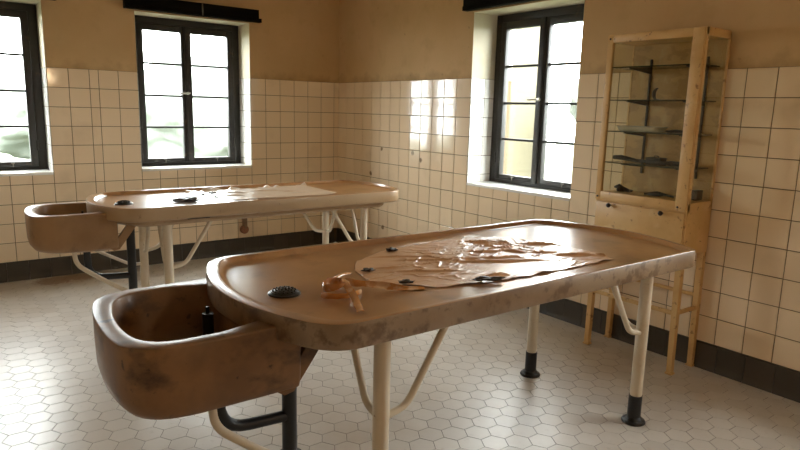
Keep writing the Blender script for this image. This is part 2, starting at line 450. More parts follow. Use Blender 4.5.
# black blind boxes fixed over the windows
def blind_box(label, loc, rz, w):
    t = thing('blind_box', label, 'blind box', loc, 'black blind boxes', rz)
    mb = MB(); mb.box((-.085, -.05, .022), (w + .075, -.001, .105), bev=.003); mb.build('casing', M['box_black'], t)
    mb = MB(); mb.box((-.085, -.057, -.004), (w + .098, -.001, .030), bev=.003); mb.build('bottom_rail', M['box_black'], t)
    mb = MB(); mb.box((w * .55 - .004, -.060, .002), (w * .55 + .004, -.0505, .100)); mb.build('join_strip', M['grey_metal'], t)
    return t
blind_box('black blind box at the top left edge of the photo, over the leftmost window', (-W1[1], 0, WIN_Z1 + .012), 0, 1.0)
blind_box('long black blind box over the middle window, seen whole', (-W2[1], 0, WIN_Z1 + .012), 0, 1.0)
blind_box('black blind box over the window right of the room corner, cut by the top edge', (0, -W3[0] - .01, WIN_Z1 + .012), -PI / 2, 1.0)

# door in the wall behind the photographer
dr = thing('door_1', '', '', (-DOOR[1], ROOM_Y, 0)); structure(dr)
for k in ('label', 'category'): del dr[k]
mb = MB(); mb.box((.06, -.12, .005), (.94, -.08, 2.02), bev=.004)
for (z0, z1) in ((.15, .85), (1.0, 1.9)): mb.box((.18, -.082, z0), (.82, -.072, z1), bev=.004)
mb.build('door_leaf', M['door'], dr)
mb = MB(); mb.box((0.002, -.16, 0), (.06, -.02, 2.075)); mb.box((.94, -.16, 0), (.998, -.02, 2.075)); mb.box((.06, -.16, 2.02), (.94, -.02, 2.075)); mb.build('door_frame', M['door'], dr)
mb = MB(); mb.tube([(.87, -.08, 1.02), (.87, -.03, 1.02), (.76, -.03, 1.02)], .009, 10, .02); mb.build('door_handle', M['grey_metal'], dr)

# ------------------------------------------------------------------ autopsy tables
HL, HW = 1.0525, .4585
SAG_L, SAG_R = .13, .128
CORNERS = [.085, .030, .07, .075]
def outline(d, z, e=0., hl=HL, hw=HW):
    xl, xr = -(hl - d - e) + SAG_L, (hl - d) - SAG_R
    y0, y1 = -hw + d, hw - d
    A, B, C, D = Vector((xl, y0)), Vector((xr, y0)), Vector((xr, y1)), Vector((xl, y1))
    def arc(p, q, s, t):
        bow = 4 * t * (1 - t) * s
        n = Vector(((q - p).y, -(q - p).x)).normalized()
        return p.lerp(q, t) + n * bow
    edges = [(A, B, 0.), (B, C, SAG_R), (C, D, 0.), (D, A, SAG_L)]
    cr = [max(c - d * .5, .010) for c in CORNERS]              # at A, B, C, D
    pts = []
    E = 26
    for i, (p, q, s) in enumerate(edges):
        L = (q - p).length; t0 = cr[i] / L; t1 = 1 - cr[(i + 1) % 4] / L
        for k in range(E):
            pts.append(arc(p, q, s, t0 + (t1 - t0) * k / (E - 1)))
        p0 = pts[-1]; nxt = edges[(i + 1) % 4]; L2 = (nxt[1] - nxt[0]).length
        p2 = arc(*nxt, cr[(i + 1) % 4] / L2)
        for k in range(1, 7):
            u_ = k / 7; pts.append(p0 * (1 - u_) ** 2 + q * 2 * u_ * (1 - u_) + p2 * u_ * u_)
    return [Vector((p.x, p.y, z)) for p in pts]

def arc_x(y, d):
    """x of the basin end of the slab, d inside it"""
    hw = HW - d; t = (y + hw) / (2 * hw)
    return -(HL - d) + SAG_L - 4 * t * (1 - t) * SAG_L

def round_poly(cs, rs, n=8, sub=6):
    """polygon with rounded corners, resampled between them"""
    out = []
    m = len(cs)
    for i in range(m):
        a, c, b = cs[i - 1], cs[i], cs[(i + 1) % m]
        r = rs[i]
        p0 = c + (a - c).normalized() * min(r, (a - c).length * .49); p2 = c + (b - c).normalized() * min(r, (b - c).length * .49)
        for k in range(n + 1):
            s = k / n; out.append(p0 * (1 - s) ** 2 + c * 2 * s * (1 - s) + p2 * s * s)
        nb = cs[(i + 1) % m]; nn = cs[(i + 2) % m]; rn = rs[(i + 1) % m]
        q = nb + (c - nb).normalized() * min(rn, (c - nb).length * .49)
        for k in range(1, sub): out.append(p2.lerp(q, k / sub))
    return out

OT = (-1.072, .085)
SX0, SX1, SY0, SY1 = -1.415, -.925, -.275, .318
def sink_outer(ins, ins_side, z, r=.13):
    cs = [Vector((SX1, SY0 + ins_side)), Vector((SX1, SY1 - ins_side)), Vector((SX0 + .05 + ins, SY1 - ins_side)), Vector((SX0 - .004 + ins, (SY0 + SY1) / 2)), Vector((SX0 + .018 + ins, SY0 + ins_side))]
    return [Vector((p.x, p.y, z)) for p in round_poly(cs, [.012, .012, r, .25, r])]

def sink_inner(ins, z, xoff):
    y0, y1 = SY0 + .042 + ins, SY1 - .042 - ins
    pts = []
    right = []
    for k in range(15):
        y = y0 + (y1 - y0) * k / 14
        right.append(Vector((arc_x(y, .02) - xoff, y)))
    left = round_poly([Vector((-1.12, y0)), Vector((-1.12, y1)), Vector((SX0 + .10 + ins, y1)), Vector((SX0 + .040 + ins, (y0 + y1) / 2)), Vector((SX0 + .060 + ins, y0))], [.01, .01, .12, .2, .12])
    n = 9 + 5
    # keep only the left part of the rounded polygon: from (.., y1) round the end to (.., y0)
    keep = left[2 * n - 6:]
    pts = right[1:-1] + keep
    return [Vector((p.x, p.y, z)) for p in pts]

def autopsy_table(label, loc, leg_x, seed, rim='stoneware_rim', sink='stoneware_sink'):
    t = thing('autopsy_table', label, 'table', loc, 'autopsy tables')
    xl, xr = leg_x; yn, yf = -.33, .297
    # slab with raised lip
    mb = MB()
    rows = [(.03, .742), (.008, .7425), (.002, .746), (.0, .752), (.0, .816), (.0015, .8205), (.005, .822), (.018, .822, .020), (.022, .8208, .020), (.030, .806, .021), (.035, .802, .022), (.043, .8003, .024), (.06, .800, .028)]
    mb.loft([outline(*q) for q in rows], mis=[1] * 5 + [0] * 8)
    top = mb.build('table_top', [M['stoneware'], M[rim]], t, smooth=38)
    top['label'] = 'tan glazed top with raised lip'
    mb = MB(); mb.loft([outline(.10, .700), outline(.088, .712), outline(.085, .7415)]); mb.build('apron', M[rim], t)
    # drain strainer: a domed black grate with knobs
    dx, dy = -.866, -.045
    mb = MB()
    mb.lathe((dx, dy, .800), [(.052, 0), (.052, .005), (.046, .008), (.044, .006)], 28)
    mb.build('drain_ring', M['drain_metal'], t)
    mb = MB()
    mb.lathe((dx, dy, .805), [(.043, 0), (.042, .004), (.036, .008), (.022, .0115), (.002, .0125)], 28)
    for rr, nn in ((.036, 16), (.027, 12), (.017, 8), (.007, 4)):
        for k in range(nn):
            a = 2 * PI * k / nn + rr * 40
            mb.lathe((dx + rr * math.cos(a), dy + rr * math.sin(a), .805 + .012 - rr * rr * 5.5), [(.0038, -.004), (.0036, .0045), (.0022, .006)], 6)
    mb.build('drain_strainer', M['drain_metal'], t)
    # legs
    for (x, y) in ((xl, yn), (xl, yf), (xr, yn), (xr, yf)):
        mb = MB(); mb.tube([(x, y, .125), (x, y, .706)], .0268, 20); lg = mb.build('leg', M['leg_paint'], t)
        mb = MB(); mb.tube([(x, y, .016), (x, y, .133)], .0300, 20); sl = mb.build('foot_sleeve', M['black_iron'], lg); sl['label'] = 'black foot sleeve'
        mb = MB(); mb.lathe((x, y, .0005), [(.052, 0), (.054, .004), (.050, .012), (.040, .016), (.034, .026), (.031, .028)], 28); fl = mb.build('foot_flange', M['black_iron'], lg); fl['label'] = 'black round foot plate'
        sx = 1 if x < 0 else -1; sy = 1 if y < 0 else -1
        mb = MB(); mb.tube([(x + sx * .262, y, .704), (x + sx * .10, y, .452), (x + sx * .02, y, .438)], .0125, 12, .07); mb.build('brace', M['leg_paint'], t)
        mb = MB(); mb.tube([(x, y + sy * .20, .704), (x, y + sy * .085, .452), (x, y + sy * .02, .438)], .0125, 12, .07); mb.build('brace', M['leg_paint'], t)
    # basin
    mb = MB()
    lo = [sink_outer(.16, .08, .558), sink_outer(.14, .06, .563), sink_outer(.115, .045, .572), sink_outer(.052, .022, .575), sink_outer(.025, .010, .584), sink_outer(.010, .003, .604), sink_outer(.003, .0005, .635), sink_outer(.001, 0, .69), sink_outer(0, 0, .777), sink_outer(.001, .001, .7825), sink_outer(.004, .004, .785)]
    mb.loft(lo, cap0=True, cap1=False)
    li = [sink_inner(0, .785, .0), sink_inner(.003, .7835, .001), sink_inner(.006, .777, .002), sink_inner(.018, .65, .012), sink_inner(.040, .610, .03), sink_inner(.09, .595, .06)]
    nI = len(li[0])
    mb.loft(li, cap0=False, cap1=True)
    # bridge the flat rim between outer and inner loop with a triangulated fill
    bs = mb.build('basin', M[sink], t, smooth=40, fix=False)
    me = bs.data; bm = bmesh.new(); bm.from_mesh(me); bm.verts.ensure_lookup_table()
    be = [e for e in bm.edges if e.is_boundary and abs(e.verts[0].co.z - .785) < 1e-4 and abs(e.verts[1].co.z - .785) < 1e-4]
    bmesh.ops.triangle_fill(bm, use_beauty=True, use_dissolve=False, edges=be)
    bmesh.ops.recalc_face_normals(bm, faces=bm.faces)
    for f in bm.faces: f.smooth = not all(abs(v.co.z - .785) < 1e-4 for v in f.verts)
    bm.to_mesh(me); bm.free(); me.set_sharp_from_angle(angle=math.radians(40))
    bs['label'] = 'brown stained basin at the end of the table'
    mb = MB(); mb.tube([(OT[0], OT[1], .594), (OT[0], OT[1], .735)], .018, 18); mb.tube([(OT[0], OT[1], .735), (OT[0], OT[1], .757)], .006, 12); mb.build('overflow_tube', M['drain_metal'], bs)
    for yy in (SY0 + .030, SY1 - .030):
        mb = MB()
        pts = [Vector((x_ - .012, yy, z_)) for x_, z_ in ((-.985, .62), (-.98, .575), (-.96, .562), (-.93, .568), (-.80, .742), (-.855, .742), (-.93, .640))]
        mb.loft([[p + Vector((0, -.012, 0)) for p in pts], [p + Vector((0, .012, 0)) for p in pts]])
        mb.build('support_arm', M[sink], t, smooth=20)
    # waste pipe with its trap
    mb = MB(); mb.tube([(-.828, .0, .0005), (-.828, .0, .742)], .0255, 18); mb.lathe((-.828, 0, .0005), [(.05, 0), (.05, .008), (.03, .012)], 24)
    pp = mb.build('waste_pipe', M['black_iron'], t); pp['label'] = 'black waste pipe down to the floor'
    mb = MB(); mb.tube([(-1.075, .0, .585), (-1.075, .0, .365), (-.82, .0, .350)], .0195, 14, .10); mb.build('trap_pipe', M['black_iron'], t)
    # two thin struts from the basin down to the legs
    mb = MB(); mb.tube([(-1.17, -.20, .585), (-1.165, -.205, .495), (-1.03, -.25, .392), (xl - .015, yn, .185)], .0125, 12, .06); mb.build('strut', M['leg_paint'], t)
    mb = MB(); mb.tube([(-1.05, .16, .585), (-1.04, .165, .52), (-.78, .27, .36), (xl - .015, yf, .35)], .0105, 12, .06); mb.build('strut', M['leg_paint'], t)
    return t
FT = Vector((-1.664, -3.788, 0)); BT = Vector((-1.636, -1.628, 0))
autopsy_table('large tan autopsy table in the foreground, basin end nearest the camera', FT, (-.677, .762), 1)
CORNERS[1] = .085; SX0 = -1.378; SX1 = -.948
bt = autopsy_table('tan autopsy table farther back, standing under the middle window', BT, (-.690, .690), 2, 'stoneware_rim_clean', 'stoneware_sink_clean')
bt.scale = (1, .86, 1)
mb = MB(); mb.box((-.605, -.462, .7395), (-.475, -.43, .7425)); mb.build('metal_strip', M['dark_metal'], bt)

# ------------------------------------------------------------------ rubber sheets
def interp(tab, x):
    for (a, b) in zip(tab[:-1], tab[1:]):
        if a[0] <= x <= b[0]:
            s = (x - a[0]) / (b[0] - a[0]); return a[1] + (b[1] - a[1]) * s
    return tab[0][1] if x < tab[0][0] else tab[-1][1]

def sheet(name, label, lower, upper, z, seed, height, folds, mat, curl=None, nx=260, ny=150):
    x0, x1 = lower[0][0], lower[-1][0]
    mb = MB(); vs, fs = [], []
    for i in range(nx + 1):
        s = i / nx; x = x0 + (x1 - x0) * s
        j1 = .010 * noise.noise((x * 14, seed, 0)) + .005 * noise.noise((x * 45, seed, 3)); j2 = .010 * noise.noise((x * 14, seed, 9)) + .006 * noise.noise((x * 40, seed, 5))
        ya, yb = interp(lower, x) + j1, interp(upper, x) + j2
        for j in range(ny + 1):
            q = j / ny; y = ya + (yb - ya) * q
            wx = x + .05 * noise.noise((x * 5, y * 5, seed)); wy = y + .05 * noise.noise((x * 5, y * 5, seed + 7))
            n1 = noise.noise((wx * 9 + wy * 3, wy * 21 - wx * 3, seed))
            n2 = noise.noise((wx * 22, wy * 38, seed + 2))
            mask = max(0., noise.noise((x * 3.2, y * 3.6, seed + 4)) + .38)
            edge = min(1, q / .04, (1 - q) / .04, s / .02, (1 - s) / .02)
            ridge = max(0., 1 - abs(n1) * 6.5) ** 2 * .75 + max(0., 1 - abs(n2) * 6.0) ** 2 * .35 * max(0., noise.noise((x * 7, y * 7, seed + 11)) + .4)
            h = .0006 + height * mask * ridge + .0006 * (1 + noise.noise((x * 16, y * 16, seed)))
            for (fx, fy, ang, ln, wd, amp, bend) in folds:
                ca, sa = math.cos(ang), math.sin(ang)
                du, dv = (x - fx) * ca + (y - fy) * sa, -(x - fx) * sa + (y - fy) * ca
                dv -= bend * du * du / max(ln, .01)
                if abs(du) < ln: h += amp * math.exp(-(dv / wd) ** 2) * (1 - (du / ln) ** 2)
            if curl:
                if curl[0] == 'lower': cq = max(0, 1 - q / .06)
                else: cq = max(0, 1 - (1 - q) / .08)
                h += cq * curl[1] * max(0, .25 + noise.noise((x * curl[2], seed, 1)))
            vs.append((x, y, z + h * (.25 + .75 * edge if not curl else 1)))
    for i in range(nx):
        for j in range(ny):
            a = i * (ny + 1) + j; fs.append((a, a + ny + 1, a + ny + 2, a + 1))
    o = Vector((vs[0][0], vs[0][1], z)); cx = (x0 + x1) / 2; cy = (lower[len(lower) // 2][1] + upper[len(upper) // 2][1]) / 2
    mb.off = Vector((cx, cy, z)); mb.add(vs, fs)
    ob = mb.build(name, mat, smooth=60, fix=False)
    ob.location = (cx, cy, z)
    sm = ob.modifiers.new('thickness', 'SOLIDIFY'); sm.thickness = .0006; sm.offset = 1
    return tag(ob, label, 'rubber sheet')

ZT = .8006
front_lower = [(-2.215, -3.865), (-2.16, -3.975), (-2.06, -4.045), (-1.95, -4.075), (-1.82, -4.10), (-1.6, -4.112), (-1.32, -4.115), (-1.16, -4.11), (-1.125, -4.00)]
front_upper = [(-2.215, -3.845), (-2.18, -3.70), (-2.10, -3.60), (-1.98, -3.53), (-1.88, -3.48), (-1.68, -3.468), (-1.43, -3.458), (-1.30, -3.50), (-1.21, -3.55), (-1.15, -3.72), (-1.125, -3.85)]
fr_folds = [(-1.38, -3.60, -.9, .07, .010, .012, .3), (-1.43, -3.585, -.9, .07, .010, .012, .3), (-1.33, -3.63, -.9, .05, .009, .011, .3),
            (-1.21, -3.75, -.55, .10, .008, .014, .1), (-1.24, -3.98, -.6, .11, .009, .014, 0.), (-1.14, -4.05, -.9, .07, .008, .010, .3),
            (-1.62, -3.83, -.45, .22, .012, .012, .12), (-1.60, -3.90, -.45, .24, .012, .012, .12), (-1.52, -3.75, -.3, .10, .010, .012, .5),
            (-1.72, -3.80, -.2, .10, .010, .010, -.4), (-1.42, -3.80, -1.1, .06, .010, .012, 0.), (-1.85, -3.72, -.5, .15, .008, .007, 0.), (-1.9, -3.62, -.5, .14, .008, .006, 0.),
            (-1.95, -3.86, -.5, .16, .008, .007, .0), (-2.03, -3.75, -.3, .09, .007, .006, .2), (-1.32, -3.88, -.5, .07, .009, .010, .3), (-1.78, -4.05, -.2, .06, .012, .016, 0.)]
sheet('rubber_sheet', 'wrinkled pinkish brown rubber sheet stuck flat on the foreground table', front_lower, front_upper, ZT, 3.1, .010, fr_folds, M['rubber'], ('lower', .010, 11))
back_lower = [(-2.10, -1.62), (-2.0, -1.74), (-1.85, -1.80), (-1.5, -1.83), (-1.2, -1.84), (-1.10, -1.80)]
back_upper = [(-2.10, -1.46), (-2.02, -1.34), (-1.94, -1.312), (-1.6, -1.308), (-1.3, -1.308), (-1.10, -1.308)]
bk_folds = [(-1.5, -1.5, -.4, .15, .012, .010, .1), (-1.35, -1.6, -.5, .12, .010, .008, 0.), (-1.75, -1.5, -.5, .10, .010, .010, .2), (-1.8, -1.62, -.2, .08, .010, .010, .2)]
sheet('rubber_sheet', 'glossy rubber sheet, window glare painted in as a pale colour, with a curled far edge on the table under the middle window', back_lower, back_upper, ZT, 8.7, .005, bk_folds, M['rubber_glare'], ('upper', .034, 19), nx=150, ny=90)

def band(mb, pts, width, thick=.0012, mi=0):
    """pts: (position, width direction)"""
    P = [Vector(p) for p, _ in pts]; W = [Vector(w).normalized() for _, w in pts]
    Q, V = [], []
    n = len(P)
    for i in range(n - 1):                                     # Catmull-Rom
        p0, p1, p2, p3 = P[max(i - 1, 0)], P[i], P[i + 1], P[min(i + 2, n - 1)]
        for k in range(8):
            s = k / 8
            Q.append(.5 * ((2 * p1) + (p2 - p0) * s + (2 * p0 - 5 * p1 + 4 * p2 - p3) * s * s + (3 * p1 - p0 - 3 * p2 + p3) * s ** 3))
            V.append(W[i].lerp(W[i + 1], s).normalized())
    Q.append(P[-1]); V.append(W[-1])
    loops = []
    for i, q in enumerate(Q):
        tn = (Q[min(i + 1, len(Q) - 1)] - Q[max(i - 1, 0)]).normalized(); nn = tn.cross(V[i]).normalized()
        wd = width * (.8 + .25 * noise.noise((i * .23, width * 100, 0)))
        row = []
        for k in range(6):
            s = k / 5 - .5; row.append(q + V[i] * wd * s + nn * (.10 * wd * (1 - 4 * s * s)))
        loops.append([r + nn * thick for r in row] + list(reversed(row)))
    mb.loft(loops, mi=mi)

o = Vector((-2.33, -3.93, .8012)); mb = MB(o)
U = (0, 0, 1)
band(mb, [((-2.11, -4.035, .804), (.3, .9, .1)), ((-2.17, -4.01, .806), (.2, .8, .5)), ((-2.23, -3.965, .815), (-.1, .6, .8)), ((-2.275, -3.925, .818), (.2, .8, .3)), ((-2.315, -3.89, .820), (-.3, .5, .8)), ((-2.355, -3.855, .822), (-.5, .2, 1)),
          ((-2.395, -3.862, .818), (-.4, -.1, 1)), ((-2.415, -3.895, .818), (-.2, -.4, 1)), ((-2.395, -3.935, .826), (.6, -.3, .7)), ((-2.365, -3.945, .832), (.9, .3, .2))], .036)
band(mb, [((-2.30, -3.815, .806), (.5, .8, .2)), ((-2.335, -3.86, .824), (.7, .5, .4)), ((-2.352, -3.91, .838), (.9, .1, -.3)), ((-2.372, -3.965, .830), (.8, -.5, .5)), ((-2.385, -4.02, .818), (.9, .0, .5)), ((-2.405, -4.07, .808), (.9, -.4, -.1)), ((-2.43, -4.128, .8035), (.9, -.3, .1))], .030)
band(mb, [((-2.45, -3.935, .808), (.2, .1, .9)), ((-2.445, -3.97, .814), (.4, -.4, .8)), ((-2.41, -3.995, .815), (.6, -.3, .8)), ((-2.36, -3.985, .812), (.5, .3, .8)), ((-2.315, -3.955, .806), (.4, .7, .4))], .026)
band(mb, [((-2.215, -3.735, .8025), (.6, .6, .1)), ((-2.26, -3.755, .810), (.6, .6, .4)), ((-2.31, -3.79, .814), (.5, .6, .6)), ((-2.35, -3.825, .816), (.3, .6, .8))], .018)
for v in mb.v: v.z = max(v.z, .0004)
ob = mb.build('rubber_strip', M['rubber_orange'], smooth=60); ob.location = o
tag(ob, 'torn amber rubber strip, curled over itself beside the black drain strainer', 'rubber strip')

def crumb(name, label, loc, size, seed, mat, group=None, cat='scrap'):
    bm = bmesh.new(); bmesh.ops.create_icosphere(bm, subdivisions=3, radius=1)
    for v in bm.verts:
        k = 1 + .55 * noise.noise(v.co * 1.7 + Vector((seed, 0, 0))) + .25 * noise.noise(v.co * 4.5 + Vector((0, seed, 0)))
        v.co = Vector((v.co.x * size[0] * k, v.co.y * size[1] * k, (v.co.z + .75) * size[2] * k if v.co.z > -.75 else 0.))
    mb = MB(); mb.frombm(bm); ob = mb.build(name, mat, smooth=50); ob.location = loc; ob.rotation_euler = (0, 0, -.55 + seed * .11 % .4)
    return tag(ob, label, cat, group)
crumb('rubber_scrap', 'black brittle rubber scrap at the far left rim of the pinkish rubber sheet', (-1.872, -3.515, .8035), (.024, .013, .007), 1.1, M['rubber_dark'], 'dark rubber scraps')
crumb('rubber_scrap', 'dark rubber scrap at the left tip of the pinkish sheet, above the amber strip', (-2.145, -3.745, .8035), (.024, .013, .006), 2.3, M['rubber_dark'], 'dark rubber scraps')
crumb('rubber_scrap', 'dark rubber scrap just right of the amber strip', (-2.13, -3.955, .8055), (.024, .013, .006), 3.7, M['rubber_dark'], 'dark rubber scraps')
crumb('rubber_scrap', 'longest black rubber scrap, by the near lip halfway along the foreground table', (-1.862, -4.088, .8085), (.055, .016, .007), 4.9, M['rubber_dark'], 'dark rubber scraps')
crumb('crumpled_rubber', 'big black crumpled rubber piece on the table under the middle window', (-2.165, -1.745, .8015), (.085, .038, .013), 6.2, M['rubber_dark'], 'dark rubber scraps')
crumb('rubber_scrap', 'small dark scrap on the glare-pale sheet, right of the big black crumpled piece', (-1.905, -1.52, .8075), (.020, .014, .008), 7.2, M['rubber_dark'], 'dark rubber scraps')
crumb('rubber_scrap', 'tiny dark scrap between the big black crumpled piece and the small dark scrap', (-1.985, -1.56, .8075), (.014, .010, .006), 8.4, M['rubber_dark'], 'dark rubber scraps')
crumb('rubber_scrap', 'tiny dark scrap close to the near lip of the table under the middle window', (-1.945, -1.705, .8065), (.018, .010, .006), 9.4, M['rubber_dark'], 'dark rubber scraps')

# ------------------------------------------------------------------ wall pipe under the far window
wp = thing('wall_pipe', 'short brown pipe with a round end cap on the tiles below the table', 'pipe', (-1.055, -.004, .19), None)
mb = MB((-1.055, -.004, .19)); mb.tube([(-1.05, -.028, .24), (-1.05, -.028, .50), (-1.05, -.004, .52)], .024, 14, .03); mb.build('pipe', M['pipe_brown'], wp)
mb = MB((-1.055, -.004, .19)); mb.lathe((-1.055, -.004, .235), [(.030, 0), (.040, -.006), (.040, -.036), (.034, -.044), (.014, -.046), (.012, -.050)], 24, 'y'); c = mb.build('end_cap', M['rooftile'], wp); c['label'] = 'rusty round end cap'

# ------------------------------------------------------------------ instrument cabinet
CX0, CX1, CY0, CY1 = -.265, -.012, -3.927, -3.362         # front face x, back x, right (near) y, left y
CO = Vector(((CX0 + CX1) / 2, (CY0 + CY1) / 2, 0))
cab = thing('instrument_cabinet', 'tall narrow yellowed metal and glass instrument cabinet against the right wall', 'cabinet', CO)
ZB, ZD, ZG, ZGT, ZTOP = .668, .906, .957, 1.793, 1.840
def cpart(name, f, mat, parent=None, **kw):
    mb = MB(CO); f(mb); return mb.build(name, mat, parent or cab, **kw)
def body(mb):
    p = .026
    for (x, y) in ((CX0, CY0), (CX0, CY1 - p)): mb.box((x, y, ZD), (x + p, y + p, ZTOP), bev=.002)
    for y in (CY0, CY1 - .012): mb.box((CX1 - .014, y, ZD), (CX1, y + .012, ZTOP), bev=.002)
    mb.box((CX0, CY0, ZGT + .006), (CX1, CY1, ZTOP), bev=.003)
    mb.box((CX0, CY0, ZD - .01), (CX1, CY1, ZG - .008), bev=.003)
cpart('frame', body, M['cabinet'])
cpart('back_panel', lambda mb: mb.box((CX1 - .012, CY0 + .010, ZG - .01), (CX1 - .004, CY1 - .010, ZTOP - .03)), M['cabinet_back'])
def lower(mb):
    mb.box((CX0 + .004, CY0, ZB), (CX1, CY1, ZD - .008), bev=.003)
    mb.box((CX0 + .001, CY0 + .002, ZB), (CX0 + .01, CY1 - .002, ZB + .012))
low = cpart('lower_compartment', lower, M['cabinet'])
flap = cpart('flap', lambda mb: mb.box((CX0 - .004, CY0 + .012, ZB + .035), (CX0 + .008, CY1 - .012, ZD - .012), bev=.003), M['cabinet'])
for y in (-3.468, -3.792):
    cpart('knob', lambda mb: mb.lathe((CX0 - .004, y, ZD - .024), [(.005, 0), (.005, -.012), (.012, -.016), (.014, -.022), (.010, -.030), (.003, -.033)], 16, 'x'), M['knob'], flap)
def door(mb):
    w = .036; x0, x1 = CX0 - .012, CX0 + .004
    mb.box((x0, CY0 + .003, ZD + .002), (x1, CY0 + .003 + w + .026, ZTOP - .004), bev=.003); mb.box((x0, CY1 - .003 - w, ZD + .002), (x1, CY1 - .003, ZTOP - .004), bev=.003)
    mb.box((x0, CY0 + .06, ZD + .002), (x1, CY1 - w, ZG), bev=.003); mb.box((x0, CY0 + .06, ZGT), (x1, CY1 - w, ZTOP - .004), bev=.003)
dr = cpart('door', door, M['cabinet'])
cpart('door_pane', lambda mb: mb.box((CX0 - .005, CY0 + .055, ZG - .005), (CX0 - .002, CY1 - .032, ZGT + .005)), M['cglass'], dr, smooth=0)
for (y, z) in ((CY1 - .02, ZTOP - .025), (CY1 - .018, ZD + .02), (CY0 + .05, ZD + .02)):
    cpart('door_screw', lambda mb: mb.lathe((CX0 - .012, y, z), [(.006, 0), (.005, -.003), (.001, -.004)], 10, 'x'), M['knob'], dr)
for y in (CY0 + .006, CY1 - .009):
    cpart('side_pane', lambda mb: mb.box((CX0 + .022, y, ZG - .012), (CX1 - .022, y + .003, ZGT + .012)), M['cglass'], smooth=0)
for (x, y, s) in ((CX0 + .018, CY0 + .018, -1), (CX0 + .018, CY1 - .018, 1), (CX1 - .020, CY0 + .018, -1), (CX1 - .020, CY1 - .018, 1)):
    def leg(mb):
        a, b = .017, .014
        l0 = [Vector((x - b, y - b + s * .008, .0005)), Vector((x + b, y - b + s * .008, .0005)), Vector((x + b, y + b + s * .008, .0005)), Vector((x - b, y + b + s * .008, .0005))]
        l1 = [Vector((x - a, y - a, ZB + .01)), Vector((x + a, y - a, ZB + .01)), Vector((x + a, y + a, ZB + .01)), Vector((x - a, y + a, ZB + .01))]
        mb.loft([l0, l1])
        mb.box((x - .02, y - .02 + s * .008, .0005), (x + .02, y + .02 + s * .008, .012), bev=.003)
    cpart('leg', leg, M['cabinet'])
zs = .345
cpart('stretcher', lambda mb: mb.box((CX0 + .012, CY0 + .02, zs - .012), (CX0 + .024, CY1 - .02, zs + .012), bev=.002), M['cabinet'])
cpart('stretcher', lambda mb: mb.box((CX1 - .026, CY0 + .02, zs + .06), (CX1 - .014, CY1 - .02, zs + .08), bev=.002), M['cabinet'])
for y in (CY0 + .018, CY1 - .018):
    cpart('stretcher', lambda mb: mb.box((CX0 + .02, y - .006, zs - .012), (CX1 - .02, y + .006, zs + .012), bev=.002), M['cabinet'])
RY = (-3.494, -3.826)
for y in RY:
    cpart('shelf_rail', lambda mb: mb.box((CX1 - .022, y - .006, 1.06), (CX1 - .012, y + .006, 1.715), bev=.0015), M['dark_metal'])
SH = [1.128, 1.306, 1.482, 1.663]
for z in SH:
    for y in RY:
        def arm(mb):
            mb.loft([[Vector((CX1 - .02, y - .005, z - .030)), Vector((CX1 - .02, y + .005, z - .030)), Vector((CX1 - .02, y + .005, z - .006)), Vector((CX1 - .02, y - .005, z - .006))],
                     [Vector((CX0 + .03, y - .005, z - .012)), Vector((CX0 + .03, y + .005, z - .012)), Vector((CX0 + .03, y + .005, z - .006)), Vector((CX0 + .03, y - .005, z - .006))]])
        cpart('shelf_arm', arm, M['dark_metal'])
    def plate(mb):
        mb.box((CX0 + .014, CY0 + .03, z - .006), (CX1 - .026, CY1 - .02, z)); mb.mi = [0, 0, 1, 1, 1, 1]
    cpart('glass_shelf', plate, [M['sglass'], M['glass_edge']], smooth=0)

# what lies in the cabinet
def item(name, label, cat, loc, f, mat, group=None, rz=0):
    mb = MB(); f(mb); ob = mb.build(name, mat, smooth=45); ob.location = loc; ob.rotation_euler = (0, 0, rz)
    return tag(ob, label, cat, group)
xs = -.125
def hook(mb):
    pts = [(0, .012 * math.cos(a) + .0 , .024 + .024 * math.sin(a)) for a in [x * .2 for x in range(-7, 9)]]
    mb.tube([(0, p[1] * 1.9, p[2] * 1.35) for p in pts], [.002 + .009 * math.sin(PI * i / 15) for i in range(16)], 8)
    mb.box((-.012, -.006, 0), (.012, .016, .006), bev=.002)
item('metal_hook', 'small black crescent hook standing on the second glass shelf', 'hook', (xs, -3.61, SH[2] + .0004), hook, M['knob'])
def tray(mb):
    def lp(r, z): return [Vector((x, y, z)) for x, y in [(sx * (.062 + r) , sy * (.125 + r)) for sx, sy in ((-1, -1), (1, -1), (1, 1), (-1, 1))]]
    def rl(r, z): return [Vector((p.x, p.y, z)) for p in round_poly([v.to_2d() for v in lp(r, z)], [.03] * 4, 5, 3)]
    mb.loft([rl(-.012, 0), rl(-.004, .004), rl(.004, .026), rl(.010, .028), rl(.002, .030), rl(-.006, .007), rl(-.016, .004)])
item('enamel_tray', 'long white enamel tray with a dark rim on the third glass shelf', 'tray', (xs, -3.53, SH[1] + .0004), tray, M['enamel'])
def clamp(mb):
    mb.tube([(0, -.06, .008), (0, .0, .010), (0, .06, .008)], [.006, .009, .005], 8); mb.tube([(.012, -.06, .006), (-.004, .05, .006)], .005, 8)
    mb.tube([(.005, -.06, .007), (-.01, -.08, .006), (.015, -.085, .006), (.012, -.06, .006)], .003, 8, .01)
item('surgical_clamp', 'dark clamp lying at the right end of the third glass shelf', 'instrument', (xs + .01, -3.735, SH[1] + .0004), clamp, M['knob'], 'instruments in the glass cabinet')
def saw(mb):
    mb.tube([(0, .20, .022), (0, .15, .024), (0, .08, .016), (0, .03, .012)], [.012, .015, .011, .008], 12)
    mb.box((-.004, -.17, .003), (.004, .05, .022), bev=.0015)
item('bone_saw', 'dark bone saw with a thick handle on the lowest glass shelf', 'saw', (xs - .03, -3.585, SH[0] + .0004), saw, M['dark_metal'], 'instruments in the glass cabinet')
